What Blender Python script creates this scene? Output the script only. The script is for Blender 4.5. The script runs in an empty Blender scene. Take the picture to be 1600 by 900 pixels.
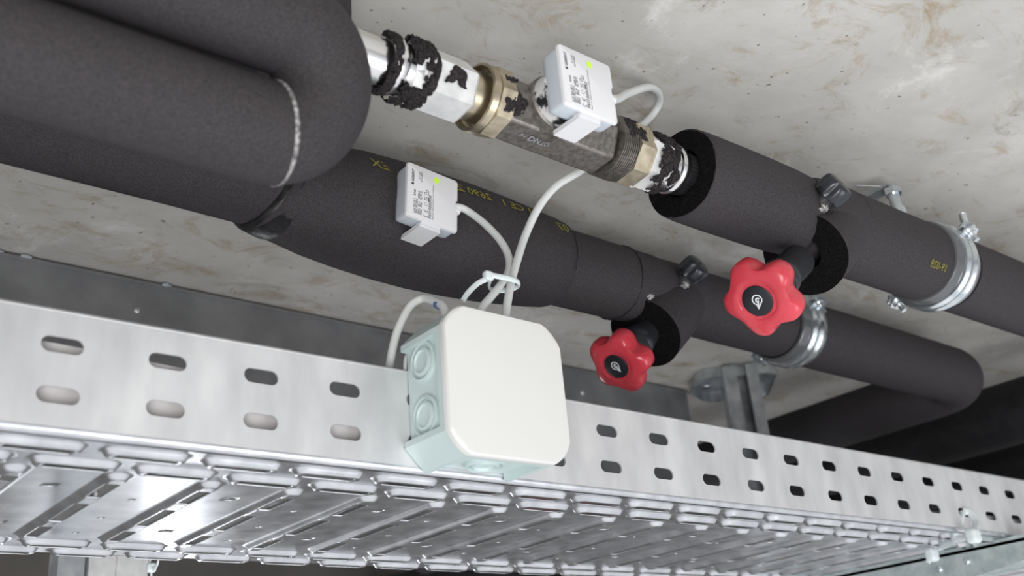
import bpy, math, random
import numpy as np
from mathutils import Vector, Matrix, noise

# ------------------------------------------------------------------ camera
scn = bpy.context.scene
COL = scn.collection
P0 = Vector((-0.1369, -0.4737, -0.1466))
AX = Vector((0.7730, -0.6288, -0.0841))     # image right
AY = Vector((0.1956, 0.3624, -0.9113))      # image down
AZ = Vector((0.6035, 0.6880, 0.4031))       # view direction
cd = bpy.data.cameras.new('camera')
cam = bpy.data.objects.new('camera', cd); COL.objects.link(cam)
AZ.normalize(); AY = (AY - AZ*AY.dot(AZ)).normalized(); AX = AY.cross(AZ).normalized()
m = Matrix.Identity(4)
for i in range(3):
    m[i][0] = AX[i]; m[i][1] = -AY[i]; m[i][2] = -AZ[i]; m[i][3] = P0[i]
cam.matrix_world = m
cd.sensor_width = 36; cd.lens = 1636.65/1600*36
cd.clip_start = .02; cd.clip_end = 50
cd.dof.use_dof = True; cd.dof.focus_distance = .70; cd.dof.aperture_fstop = 9.0
scn.camera = cam
# ------------------------------------------------------------------ light
scn.view_settings.view_transform = 'Standard'
scn.view_settings.look = 'None'
scn.view_settings.gamma = 1
scn.view_settings.use_curve_mapping = False
scn.view_settings.exposure = 0.0
w = bpy.data.worlds.new('world'); scn.world = w; w.use_nodes = True
nt = w.node_tree; bg = nt.nodes['Background']
tc = nt.nodes.new('ShaderNodeTexCoord'); sp = nt.nodes.new('ShaderNodeSeparateXYZ'); cr = nt.nodes.new('ShaderNodeValToRGB')
mr = nt.nodes.new('ShaderNodeMapRange'); mr.inputs[1].default_value = -1; mr.inputs[2].default_value = 1
nt.links.new(tc.outputs['Generated'], sp.inputs[0]); nt.links.new(sp.outputs['Z'], mr.inputs[0]); nt.links.new(mr.outputs[0], cr.inputs[0])
cr.color_ramp.elements[0].position = 0.0; cr.color_ramp.elements[0].color = (1.25, 1.26, 1.30, 1)
cr.color_ramp.elements[1].position = 1.0; cr.color_ramp.elements[1].color = (.22, .22, .23, 1)
e = cr.color_ramp.elements.new(.42); e.color = (.85, .86, .90, 1)
e = cr.color_ramp.elements.new(.52); e.color = (.26, .26, .27, 1)
nt.links.new(cr.outputs[0], bg.inputs['Color']); bg.inputs['Strength'].default_value = 0.75

def area(name, loc, target, size, power, col=(1, 1, 1)):
    d = bpy.data.lights.new(name, 'AREA'); d.shape = 'RECTANGLE'; d.size = size[0]; d.size_y = size[1]
    d.energy = power; d.color = col
    o = bpy.data.objects.new(name, d); COL.objects.link(o); o.location = loc
    o.rotation_euler = (Vector(target) - Vector(loc)).to_track_quat('-Z', 'Y').to_euler()
    return o
area('added_key_light', (-.55, -1.0, -.62), (.2, .1, .12), (.55, .55), 11, (1, .99, .97))  # unseen lamp added to brighten the scene from below left
area('fill_light', (.9, -1.3, -1.0), (.7, .1, .2), (.9, .9), 9, (.95, .98, 1))
area('tray_highlight_light', (.57, 1.50, -.36), (.08, .1, .0), (.24, .24), 1.9, (.93, .96, 1))  # added lamp before the back wall, puts a highlight on the tray bottom

# ------------------------------------------------------------------ materials
MAT = {}
def new_mat(name):
    mt = bpy.data.materials.new(name); mt.use_nodes = True; MAT[name] = mt
    n = mt.node_tree.nodes; return mt, mt.node_tree, n['Principled BSDF']
def simple(name, col, rough=.5, metal=0., spec=None, coat=0.):
    mt, t, b = new_mat(name)
    b.inputs['Base Color'].default_value = (*col, 1); b.inputs['Roughness'].default_value = rough
    b.inputs['Metallic'].default_value = metal; b.inputs['Coat Weight'].default_value = coat
    if spec is not None: b.inputs['Specular IOR Level'].default_value = spec
    return mt
def noisy(name, c1, c2, scale, rough=(.5, .5), metal=0., bump=0., bscale=None, detail=4, dist=0., lo=.35, hi=.65, sx=(1, 1, 1), bdist=.001, spec=None, sheen=0.):
    mt, t, b = new_mat(name); n = t.nodes; L = t.links
    tc = n.new('ShaderNodeTexCoord'); mp = n.new('ShaderNodeMapping'); mp.inputs['Scale'].default_value = sx
    L.new(tc.outputs['Object'], mp.inputs[0])
    ns = n.new('ShaderNodeTexNoise'); ns.inputs['Scale'].default_value = scale; ns.inputs['Detail'].default_value = detail; ns.inputs['Distortion'].default_value = dist
    L.new(mp.outputs[0], ns.inputs['Vector'])
    rp = n.new('ShaderNodeValToRGB'); rp.color_ramp.elements[0].position = lo; rp.color_ramp.elements[1].position = hi
    rp.color_ramp.elements[0].color = (*c1, 1); rp.color_ramp.elements[1].color = (*c2, 1)
    L.new(ns.outputs[0], rp.inputs[0]); L.new(rp.outputs[0], b.inputs['Base Color'])
    mr = n.new('ShaderNodeMapRange'); mr.inputs[3].default_value = rough[0]; mr.inputs[4].default_value = rough[1]
    L.new(ns.outputs[0], mr.inputs[0]); L.new(mr.outputs[0], b.inputs['Roughness'])
    b.inputs['Metallic'].default_value = metal
    if sheen: b.inputs['Sheen Weight'].default_value = sheen
    if spec is not None: b.inputs['Specular IOR Level'].default_value = spec
    if bump:
        nb = n.new('ShaderNodeTexNoise'); nb.inputs['Scale'].default_value = bscale or scale; nb.inputs['Detail'].default_value = 3
        L.new(tc.outputs['Object'], nb.inputs['Vector'])
        bp = n.new('ShaderNodeBump'); bp.inputs['Strength'].default_value = bump; bp.inputs['Distance'].default_value = bdist
        L.new(nb.outputs[0], bp.inputs['Height']); L.new(bp.outputs[0], b.inputs['Normal'])
    return mt

noisy('foam', (.029, .026, .0285), (.058, .052, .056), 1100, (.62, .78), bump=.55, bscale=900, bdist=.0006, spec=.22)
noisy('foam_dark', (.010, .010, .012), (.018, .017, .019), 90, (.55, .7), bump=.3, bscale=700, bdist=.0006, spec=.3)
noisy('foam_cut', (.004, .004, .004), (.013, .012, .013), 900, (.95, 1), bump=.9, bscale=1200, bdist=.001, spec=.05)
noisy('foam_crumb', (.012, .010, .011), (.055, .048, .05), 900, (.8, .95), bump=1., bscale=1500, bdist=.001, spec=.15)
noisy('glue', (.10, .10, .10), (.45, .44, .43), 500, (.25, .5), bump=.8, bscale=500, bdist=.001)
noisy('galvanised', (.55, .565, .59), (.78, .795, .82), 60, (.22, .40), metal=.88, bump=.08, bscale=25, bdist=.001, detail=8, lo=.3, hi=.7)
noisy('galvanised_side', (.60, .605, .62), (.80, .805, .815), 45, (.42, .58), metal=.45, bump=.05, bscale=30, bdist=.001, detail=9, lo=.3, hi=.7, sx=(1, 1, .35))
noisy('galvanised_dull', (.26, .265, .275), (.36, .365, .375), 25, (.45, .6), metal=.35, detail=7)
noisy('galvanised_strut', (.36, .39, .42), (.66, .69, .71), 40, (.25, .45), metal=.7, detail=7)
noisy('zinc_green', (.42, .50, .50), (.60, .66, .65), 90, (.4, .6), metal=.5, detail=7)
noisy('bright_steel', (.75, .75, .76), (.9, .9, .9), 60, (.14, .26), metal=1., sx=(.2, 1, 1))
noisy('white_metal', (.66, .66, .66), (.82, .82, .81), 80, (.35, .55), metal=.35, detail=6)
noisy('mottled', (.012, .012, .013), (.6, .6, .6), 90, (.4, .7), detail=5, lo=.47, hi=.53)
noisy('cast_steel', (.17, .155, .14), (.27, .25, .23), 300, (.3, .5), metal=.85, bump=.4, bscale=1100, bdist=.0004)
noisy('brass', (.42, .36, .26), (.60, .53, .40), 120, (.22, .38), metal=.95)
noisy('zinc_screw', (.60, .66, .70), (.85, .88, .9), 90, (.15, .3), metal=.95)
simple('rubber', (.022, .023, .027), .42, spec=.5)
noisy('tape_black', (.006, .006, .007), (.02, .02, .022), 120, (.3, .5), bump=.5, bscale=120, bdist=.002)
simple('clear_lining', (.12, .125, .13), .18, metal=.2, spec=.8)
simple('cap_plastic', (.016, .019, .026), .28, spec=.6)
noisy('red_plastic', (.54, .035, .055), (.66, .055, .08), 30, (.22, .32), spec=.6)
simple('disc_black', (.008, .010, .014), .45)
simple('emblem_white', (.75, .77, .78), .5)
simple('sensor_white', (.74, .74, .76), .42)
simple('sensor_shade_grey', (.56, .61, .66), .42)  # shade on the sides of the white housing is put into this blue-grey
simple('ink_black', (.03, .03, .035), .6)
simple('ink_grey', (.22, .22, .24), .6)
simple('ink_yellow', (.26, .23, .03), .8)
simple('green_dot', (.62, .95, .05), .4)
simple('cable_white', (.66, .68, .67), .42)
simple('conduit_grey', (.72, .69, .69), .6)
simple('tie_plastic', (.74, .80, .81), .3)
simple('lid_white', (.72, .72, .70), .38)
simple('box_green', (.55, .655, .645), .42)
simple('blue_print', (.10, .16, .35), .5)
noisy('wall_dark', (.075, .068, .062), (.12, .112, .105), 4, (.8, .9), bump=.1, bscale=20, bdist=.01)

def concrete():
    mt, t, b = new_mat('concrete'); n = t.nodes; L = t.links
    tc = n.new('ShaderNodeTexCoord')
    def nz(scale, detail=6, dist=0., sx=(1, 1, 1), rough=.6):
        mp = n.new('ShaderNodeMapping'); mp.inputs['Scale'].default_value = sx; L.new(tc.outputs['Object'], mp.inputs[0])
        a = n.new('ShaderNodeTexNoise'); a.inputs['Scale'].default_value = scale; a.inputs['Detail'].default_value = detail
        a.inputs['Distortion'].default_value = dist; a.inputs['Roughness'].default_value = rough
        L.new(mp.outputs[0], a.inputs['Vector']); return a
    def ramp(src, p0, c0, p1, c1):
        r = n.new('ShaderNodeValToRGB'); r.color_ramp.elements[0].position = p0; r.color_ramp.elements[1].position = p1
        r.color_ramp.elements[0].color = (*c0, 1); r.color_ramp.elements[1].color = (*c1, 1); L.new(src.outputs[0], r.inputs[0]); return r
    def mix(f, a, bb):
        x = n.new('ShaderNodeMixRGB'); L.new(f.outputs[0], x.inputs[0]); L.new(a.outputs[0], x.inputs[1])
        if isinstance(bb, tuple): x.inputs[2].default_value = (*bb, 1)
        else: L.new(bb.outputs[0], x.inputs[2])
        return x
    base = ramp(nz(9, 8), .3, (.44, .43, .40), .7, (.60, .585, .555))
    stain = ramp(nz(19, 10, .9, (.8, 1.25, 1), .75), .535, (0, 0, 0), .70, (.85, .85, .85))
    c = mix(stain, base, (.32, .235, .135))
    grime = ramp(nz(11, 10, 1.1, (1, 1.6, 1), .75), .58, (0, 0, 0), .72, (.75, .75, .75))
    c = mix(grime, c, (.26, .23, .18))
    pale = ramp(nz(6, 9, .8, (1, 1, 1), .7), .56, (0, 0, 0), .66, (.55, .55, .55))
    c = mix(pale, c, (.80, .79, .76))
    pit = ramp(nz(140, 2), .70, (0, 0, 0), .74, (.8, .8, .8))
    c = mix(pit, c, (.16, .14, .12))
    L.new(c.outputs[0], b.inputs['Base Color']); b.inputs['Roughness'].default_value = .85
    b.inputs['Specular IOR Level'].default_value = .2
    nb = nz(60, 8); bp = n.new('ShaderNodeBump'); bp.inputs['Strength'].default_value = .25; bp.inputs['Distance'].default_value = .003
    L.new(nb.outputs[0], bp.inputs['Height']); L.new(bp.outputs[0], b.inputs['Normal'])
concrete()

# ------------------------------------------------------------------ helpers
def obj(name, geo, mat, parent=None, smooth=40, loc=None):
    v, f = geo
    me = bpy.data.meshes.new(name)
    me.from_pydata([tuple(map(float, p)) for p in v], [], [tuple(map(int, q)) for q in f])
    me.update(); me.validate()
    if smooth:
        me.polygons.foreach_set('use_smooth', [True]*len(me.polygons)); me.set_sharp_from_angle(angle=math.radians(smooth))
    me.materials.append(MAT[mat])
    o = bpy.data.objects.new(name, me); COL.objects.link(o)
    if parent is not None: o.parent = parent; o.matrix_parent_inverse = parent.matrix_world.inverted()
    return o
def tag(o, label, cat, group=None, kind=None):
    o['label'] = label; o['category'] = cat
    if group: o['group'] = group
    if kind: o['kind'] = kind
    return o
def thing(name, loc, label, cat, group=None):
    o = bpy.data.objects.new(name, None); COL.objects.link(o); o.location = loc; o.empty_display_size = .01
    o.matrix_world = Matrix.Translation(Vector(loc))
    return tag(o, label, cat, group)
def struct(name, geo, mat, label=None, smooth=0):
    o = obj(name, geo, mat, None, smooth); o['kind'] = 'structure'
    if label: o['label'] = label; o['category'] = name.split('_')[0]
    return o
def join(*gs):
    V = []; F = []
    for v, f in gs:
        k = len(V); V += [tuple(p) for p in v]; F += [tuple(i+k for i in q) for q in f]
    return V, F
def box(x0, x1, y0, y1, z0, z1):
    v = [(x, y, z) for z in (z0, z1) for y in (y0, y1) for x in (x0, x1)]
    return v, [(0, 2, 3, 1), (4, 5, 7, 6), (0, 1, 5, 4), (2, 6, 7, 3), (0, 4, 6, 2), (1, 3, 7, 5)]
def frame(axis, hint=(0, 0, 1)):
    a = Vector(axis).normalized(); h = Vector(hint)
    if abs(a.dot(h)) > .98: h = Vector((0, 1, 0))
    u = (h - a*a.dot(h)).normalized(); return u, a.cross(u), a
def lathe(profile, origin, axis, segs=48, shape=None, hint=(0, 0, 1), phase=0., caps=(True, True)):
    u, v, a = frame(axis, hint); o = Vector(origin); V = []; F = []
    for t, r in profile:
        for k in range(segs):
            th = phase + 2*math.pi*k/segs
            rr = r*(shape(th, t) if shape else 1)
            V.append(o + a*t + (u*math.cos(th) + v*math.sin(th))*rr)
    for i in range(len(profile)-1):
        for k in range(segs):
            k2 = (k+1) % segs
            F.append((i*segs+k, i*segs+k2, (i+1)*segs+k2, (i+1)*segs+k))
    if caps[0]: F.append(tuple(range(segs))[::-1])
    if caps[1]: F.append(tuple(range((len(profile)-1)*segs, len(profile)*segs)))
    return V, F
def catmull(pts, n=8):
    P = [Vector(p) for p in pts]; P = [P[0]*2-P[1]] + P + [P[-1]*2-P[-2]]; out = []
    for i in range(1, len(P)-2):
        for k in range(n):
            t = k/n; a, b, c, d = P[i-1:i+3]
            out.append(.5*((2*b) + (c-a)*t + (2*a-5*b+4*c-d)*t*t + (-a+3*b-3*c+d)*t**3))
    out.append(P[-2]); return out
def tube(pts, r, segs=20, caps=True, shape=None, flat=None):
    P = [Vector(p) for p in pts]; n = len(P); R = r if isinstance(r, (list, tuple)) else [r]*n
    T = [(P[min(i+1, n-1)]-P[max(i-1, 0)]).normalized() for i in range(n)]
    u, v, _ = frame(T[0]); V = []; F = []
    for i in range(n):
        if i:
            q = T[i-1].rotation_difference(T[i]); u = q @ u
            u = (u - T[i]*u.dot(T[i])).normalized()
        v = T[i].cross(u)
        for k in range(segs):
            th = 2*math.pi*k/segs
            s = R[i]*(shape(i, th) if shape else 1)
            a, b = (1, 1) if flat is None else flat
            V.append(P[i] + u*math.cos(th)*s*a + v*math.sin(th)*s*b)
    for i in range(n-1):
        for k in range(segs):
            k2 = (k+1) % segs; F.append((i*segs+k, i*segs+k2, (i+1)*segs+k2, (i+1)*segs+k))
    if caps:
        F.append(tuple(range(segs))[::-1]); F.append(tuple(range((n-1)*segs, n*segs)))
    return V, F
def prism(outline, fr, depth):
    """outline: 2D points; fr = (origin, u, v, n); extruded along n by depth"""
    o, u, v, n_ = [Vector(q) for q in fr]; k = len(outline)
    V = [o+u*a+v*b for a, b in outline] + [o+u*a+v*b+n_*depth for a, b in outline]
    F = [tuple(range(k))[::-1], tuple(range(k, 2*k))] + [(i, (i+1) % k, k+(i+1) % k, k+i) for i in range(k)]
    return V, F
def loft(rings, cap0=True, cap1=True):
    k = len(rings[0]); V = [p for r in rings for p in r]; F = []
    for i in range(len(rings)-1):
        for j in range(k): F.append((i*k+j, i*k+(j+1) % k, (i+1)*k+(j+1) % k, (i+1)*k+j))
    if cap0: F.append(tuple(range(k))[::-1])
    if cap1: F.append(tuple(range((len(rings)-1)*k, len(rings)*k)))
    return V, F
def rrect(x0, x1, y0, y1, r, n=5):
    out = []
    for cx, cy, a0 in ((x1-r, y1-r, 0), (x0+r, y1-r, 90), (x0+r, y0+r, 180), (x1-r, y0+r, 270)):
        for i in range(n+1):
            a = math.radians(a0+90*i/n); out.append((cx+r*math.cos(a), cy+r*math.sin(a)))
    return out
def bevel(o, wd, segs=2, ang=30):
    md = o.modifiers.new('bevel', 'BEVEL'); md.width = wd; md.segments = segs; md.limit_method = 'ANGLE'; md.angle_limit = math.radians(ang)
    return o
def text_geo(body, size, bold=0.):
    c = bpy.data.curves.new('lettering', 'FONT'); c.body = body; c.size = size; c.offset = bold; c.resolution_u = 2
    o = bpy.data.objects.new('lettering', c); COL.objects.link(o)
    bpy.context.view_layer.update()
    dg = bpy.context.evaluated_depsgraph_get(); me = bpy.data.meshes.new_from_object(o.evaluated_get(dg))
    V = [tuple(v.co) for v in me.vertices]; F = [tuple(p.vertices) for p in me.polygons]
    bpy.data.objects.remove(o); bpy.data.curves.remove(c); bpy.data.meshes.remove(me)
    return V, F
def place(geo, fr, at=(0, 0), rot=0.):
    o, u, v, n_ = [Vector(q) for q in fr]; c, s = math.cos(rot), math.sin(rot)
    return [o + u*(at[0]+x*c-y*s) + v*(at[1]+x*s+y*c) + n_*z for x, y, z in geo[0]], geo[1]
def stroke(pts, wd, closed=False):
    P = [Vector((a, b, 0)) for a, b in pts]; n = len(P); V = []; F = []
    for i in range(n):
        a = P[(i-1) % n] if closed else P[max(i-1, 0)]; b = P[(i+1) % n] if closed else P[min(i+1, n-1)]
        t = (b-a).normalized(); nn = Vector((-t.y, t.x, 0))*wd/2
        V += [tuple(P[i]+nn), tuple(P[i]-nn)]
    for i in range(n if closed else n-1):
        j = (i+1) % n; F.append((2*i, 2*i+1, 2*j+1, 2*j))
    return V, F
def nz(p, s=1.): return noise.noise(Vector(p)*s)

# ================================================================== SETTING
ZC = .28
struct('ceiling', join(box(-3, 4, -3, .3775, ZC, ZC+.2), box(-3, 4, .3785, 4, ZC+.0004, ZC+.2), box(-3, 4, .37, .39, ZC+.003, ZC+.19)), 'concrete',
       'raw concrete ceiling slab with brown stains and a thin joint line')
struct('wall_back', box(-3, 6, 1.6, 1.7, -2.5, ZC), 'wall_dark', 'dark grey wall far behind the cable tray')

# ================================================================== CABLE TRAY
X0T, X1T, W, HT = -.40, 1.35, .265, .060
tray = thing('cable_tray', (.4, W/2, 0), 'long perforated galvanised steel cable tray running across the bottom', 'cable tray')
def slot_panel(y, thick):
    c = bpy.data.curves.new('p', 'CURVE'); c.dimensions = '2D'; c.fill_mode = 'BOTH'; c.extrude = thick/2; c.resolution_u = 1
    def poly(pts):
        s = c.splines.new('POLY'); s.points.add(len(pts)-1)
        for i, (a, b) in enumerate(pts): s.points[i].co = (a, b, 0, 1)
        s.use_cyclic_u = True
    poly([(X0T, .003), (X1T, .003), (X1T, HT-.002), (X0T, HT-.002)])
    for i in range(-7, 26):
        for zz in (.0419, .0176):
            cx = .05*i; r = .0040; hl = .0097-r; pts = []
            for s_, a0 in ((1, -90), (-1, 90)):
                for k in range(9):
                    a = math.radians(a0+180*k/8); pts.append((cx+s_*hl+r*math.cos(a), zz+r*math.sin(a)))
            poly(pts)
    o = bpy.data.objects.new('p', c); COL.objects.link(o); bpy.context.view_layer.update()
    me = bpy.data.meshes.new_from_object(o.evaluated_get(bpy.context.evaluated_depsgraph_get()))
    V = [(v.co.x, y - v.co.z, v.co.y) for v in me.vertices]; F = [tuple(p.vertices) for p in me.polygons]
    bpy.data.objects.remove(o); bpy.data.curves.remove(c)
    return V, F
for nm, y, sg in (('side_panel', 0., 1), ('side_panel', W, -1)):
    g = slot_panel(y, .0012)
    obj(nm, g, 'galvanised_side', tray, 25)
    # folded rim
    prof = [(0, HT-.0021)] + [(.002-.002*math.cos(math.radians(a)), HT-.002+.002*math.sin(math.radians(a))) for a in (20, 45, 70, 90)] + [(.007, HT), (.0078, HT-.0006), (.0078, HT-.003)]
    V = []; F = []
    for x in (X0T, X1T):
        for (a, b) in prof: V.append((x, y+sg*a, b))
    k = len(prof); F = [(i, i+1, k+i+1, k+i) for i in range(k-1)]
    o = obj('folded_rim', (V, F), 'galvanised_side', tray, 60)
    md = o.modifiers.new('s', 'SOLIDIFY'); md.thickness = .001; md.offset = 0
    prof = [(-.0006, .0032)] + [(.003-.0036*math.cos(math.radians(a)), .003-.0036*math.sin(math.radians(a))) for a in (15, 30, 45, 60, 75, 90)] + [(.0042, -.0006)]
    V = []
    for x in (X0T, X1T):
        for (a, b) in prof: V.append((x, y+sg*a, b))
    k = len(prof); F = [(i, i+1, k+i+1, k+i) for i in range(k-1)]
    obj('corner_fold', (V, F), 'galvanised', tray, 60)
# bottom with raised ribs, slits and round holes
def bottom_panel():
    HR = .0033
    YA, YB, YC, YD = .0145, .0395, W-.0395, W-.0145
    ysl = [(.064, .094), (.110, .155), (.171, .201)]
    big = [(.0875, .0036), (.1325+.045, .0036)]; small = [(.105, .0016), (.1325+.02, .0016), (.197, .0016)]
    ys = set()
    def lin(a, b, st):
        n = max(1, round((b-a)/st))
        for i in range(n+1): ys.add(round(a+(b-a)*i/n, 6))
    lin(.003, YA-.0030, .0011); lin(YA-.0030, YA+.0030, .0020); lin(YA+.0030, YB-.0030, .0011); lin(YB-.0030, YB+.0030, .0022)
    lin(YB+.0030, .064, .0013); prev = .064
    marks = [.064, .0825, .0925, .094, .1025, .1075, .110, .150, .155, .171, .1725, .1825, .1945, .1995, .201]
    for a, b in zip(marks, marks[1:]): lin(a, b, .0025)
    lin(.201, YC-.0030, .0013); lin(YC-.0030, YC+.0030, .0022); lin(YC+.0030, YD-.0030, .0011); lin(YD-.0030, YD+.0030, .0022); lin(YD+.0030, W-.003, .0011)
    ys = sorted(ys); xs = [X0T + .0002 + i*.00125 for i in range(int((X1T-X0T)/.00125))]
    # snap so that multiples of .05 sit on the grid
    x00 = round(X0T/.05)*.05; xs = [x00 + i*.00125 for i in range(int((X1T-x00)/.00125)+1)]
    X = np.array(xs); Y = np.array(ys); XX, YY = np.meshgrid(X, Y, indexing='ij')
    def wrap(x, off, p=.05): return (x-off+p/2) % p - p/2
    def sm(d, r0=.0044, r1=.0074):
        t = np.clip((d-r0)/(r1-r0), 0, 1); return 1-t*t*(3-2*t)
    H = np.zeros_like(XX)
    for yc, off in ((YA, -.0025), (YB, .0225), (YC, .0225), (YD, -.0025)):
        dx = np.maximum(np.abs(wrap(XX, off))-.0145, 0); dy = np.abs(YY-yc); H = np.maximum(H, sm(np.hypot(dx, dy)))
    dx = np.abs(wrap(XX, 0)); dy = np.maximum(np.abs(YY-.1325)-.0735, 0); H = np.maximum(H, sm(np.hypot(dx, dy), .0038, .0078))
    Z = -.0006-HR*H
    nx, ny = XX.shape
    xc = (X[:-1]+X[1:])/2; yc_ = (Y[:-1]+Y[1:])/2; XC, YC_ = np.meshgrid(xc, yc_, indexing='ij')
    hole = np.zeros(XC.shape, bool)
    for yy, off in ((YA, -.0025), (YB, .0225), (YC, .0225), (YD, -.0025)):
        hole |= (np.abs(wrap(XC, off)) < .0145) & (np.abs(YC_-yy) < .0030)
    for a, b in ysl: hole |= (np.abs(wrap(XC, 0)) < .0032) & (YC_ > a) & (YC_ < b)
    discs = []
    for i in range(-8, 27):
        cx = .05*i+.025
        for (yy, rr), hs in ([(b, .005) for b in big] if i % 2 == 0 else [(b, .0025) for b in small]):
            if cx-.01 < X[0] or cx+.01 > X[-1]: continue
            discs.append((cx, yy, rr, hs)); hole |= (np.abs(XC-cx) < hs) & (np.abs(YC_-yy) < hs)
    V = np.stack([XX, YY, Z], -1).reshape(-1, 3)
    ii, jj = np.where(~hole); a = ii*ny+jj
    F = [tuple(q) for q in np.stack([a, a+1, a+ny+1, a+ny], 1).tolist()]
    V = V.tolist()
    for cx, yy, rr, hs in discs:
        i0 = int(np.argmin(abs(X-(cx-hs)))); i1 = int(np.argmin(abs(X-(cx+hs)))); j0 = int(np.argmin(abs(Y-(yy-hs)))); j1 = int(np.argmin(abs(Y-(yy+hs))))
        loop = [(i, j0) for i in range(i0, i1)] + [(i1, j) for j in range(j0, j1)] + [(i, j1) for i in range(i1, i0, -1)] + [(i0, j) for j in range(j1, j0, -1)]
        k = len(V)
        for (i, j) in loop:
            a = math.atan2(Y[j]-yy, X[i]-cx); V.append([cx+rr*math.cos(a), yy+rr*math.sin(a), -.0006])
        n = len(loop)
        for q in range(n):
            r = (q+1) % n; F.append((loop[q][0]*ny+loop[q][1], k+q, k+r, loop[r][0]*ny+loop[r][1]))
    return V, F
o = obj('bottom_panel', bottom_panel(), 'galvanised', tray, 60)
md = o.modifiers.new('sheet', 'SOLIDIFY'); md.thickness = .0007; md.offset = -1

# ================================================================== DUCT BAND behind the tray
duct = thing('steel_duct', (.2, .43, .25), 'dull grey sheet steel duct fixed under the ceiling behind the tray', 'duct')
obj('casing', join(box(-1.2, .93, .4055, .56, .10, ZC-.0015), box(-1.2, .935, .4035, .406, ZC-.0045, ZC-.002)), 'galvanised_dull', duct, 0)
for x in (-.2, .179, .733):
    obj('rivet', lathe([(-.001, .0035), (.0008, .0034), (.0022, .0022), (.0027, .0)], (x, .4055, .2485), (0, -1, 0), 16), 'bright_steel', duct, 60)
for x, wd in ((.05, .012), (.075, .004), (.20, .010)):
    g = lathe([(0, .0012), (.004, .0022), (.009, .0018), (wd, .0006)], (x, .4035, ZC-.0012), (1, .05, 0), 9, shape=lambda th, t: 1+.3*math.sin(3*th+t*900))
    obj('sealant_lump', g, 'galvanised_strut', duct, 60)

# ================================================================== HANGER POST, ARM
hp = thing('hanger_post', (.95, .325, ZC), 'galvanised channel post with flat foot plate bolted under the ceiling', 'bracket')
out = [(.884, .333), (.944, .279), (.962, .279), (1.028, .345), (1.022, .362), (.972, .402), (.955, .402), (.913, .385), (.886, .350)]
ocx, ocy = sum(p[0] for p in out)/len(out), sum(p[1] for p in out)/len(out)
ring = lambda pts, z, s=1.: [(ocx+(a-ocx)*s, ocy+(b-ocy)*s, z) for a, b in pts]
obj('foot_plate', loft([ring(out, ZC-.0005), ring(out, ZC-.013), ring(out, ZC-.013, .93), ring(out, ZC-.003, .90)], True, True), 'galvanised_strut', hp, 30)
e1 = Vector((.74, -.67, 0)).normalized(); e2 = Vector((.67, .74, 0)).normalized()
t_ = .003; W_, D_ = .044, .032
cs = [(0, 0), (.017, 0), (.017, .008), (.014, .008), (.014, t_), (t_, t_), (t_, D_-t_), (W_-t_, D_-t_), (W_-t_, t_), (W_-.011, t_), (W_-.011, .008), (W_-.014, .008), (W_-.014, 0), (W_, 0), (W_, D_), (0, D_)]
obj('channel_post', prism(cs, ((.8915, .3105, -.12), e1, e2, (0, 0, 1)), ZC-.003+.12), 'galvanised_strut', hp, 0)
for (x, y) in ((.925, .368), (1.0, .350)):
    obj('anchor_bolt', lathe([(0, .007), (.005, .007), (.006, .0055)], (x, y, ZC-.003), (0, 0, -1), 6), 'zinc_screw', hp, 30)
hz = lambda y: -.019-.14*max(y, 0)
arm = thing('support_arm', (.885, .15, -.01), 'pale green galvanised bracket arm carrying the right end of the tray', 'bracket')
armo = [(-.030, -.0012), (.275, -.0012), (.275, hz(.275)), (-.030, hz(0))]
obj('web', prism(armo, ((.872, 0, 0), (0, 1, 0), (0, 0, 1), (1, 0, 0)), .003), 'zinc_green', arm, 0)
obj('top_flange', box(.872, .905, -.030, .275, -.0072, -.0042), 'zinc_green', arm, 0)
lf = [(.872, -.030, hz(0)), (.905, -.030, hz(0)), (.905, .275, hz(.275)), (.872, .275, hz(.275))]
obj('lower_flange', (lf+[(a, b, c-.0025) for a, b, c in lf], [(0, 1, 2, 3), (4, 7, 6, 5), (0, 4, 5, 1), (1, 5, 6, 2), (2, 6, 7, 3), (3, 7, 4, 0)]), 'zinc_green', arm, 0)
for y, z in ((.045, -.0155), (.075, -.018)):
    obj('bolt_head', lathe([(0, .0035), (.002, .0032), (.003, .002)], (.872, y, z), (-1, 0, 0), 14), 'zinc_screw', arm, 40)

# posts seen below the tray
g = 'steel posts standing behind and below the tray'
p = thing('strut_post', (.19, .5, -.3), 'blue-grey steel channel post below the tray at lower left', 'post')
a = [(.155, .49), (.178, .49), (.178, .515), (.175, .515), (.175, .493), (.158, .493), (.158, .515), (.155, .515)]
obj('channel', prism(a, ((0, 0, -.6), (1, 0, 0), (0, 1, 0), (0, 0, 1)), .72), 'galvanised_strut', p, 0)
p = thing('square_post', (.22, .5, -.3), 'pale galvanised square post with centre seam beside the blue-grey strut', 'post')
obj('tube', join(box(.181, .2045, .488, .53, -.6, .12), box(.2055, .234, .488, .53, -.6, .12), box(.20, .21, .4895, .529, -.6, .119)), 'white_metal', p, 0)
p = thing('square_post', (1.32, .45, -.3), 'pale steel posts below the arm at lower right corner', 'post')
obj('tube', box(1.30, 1.33, .44, .47, -.6, .05), 'white_metal', p, 0)
obj('tube', box(1.38, 1.40, .46, .48, -.6, .05), 'white_metal', p, 0)

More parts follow.
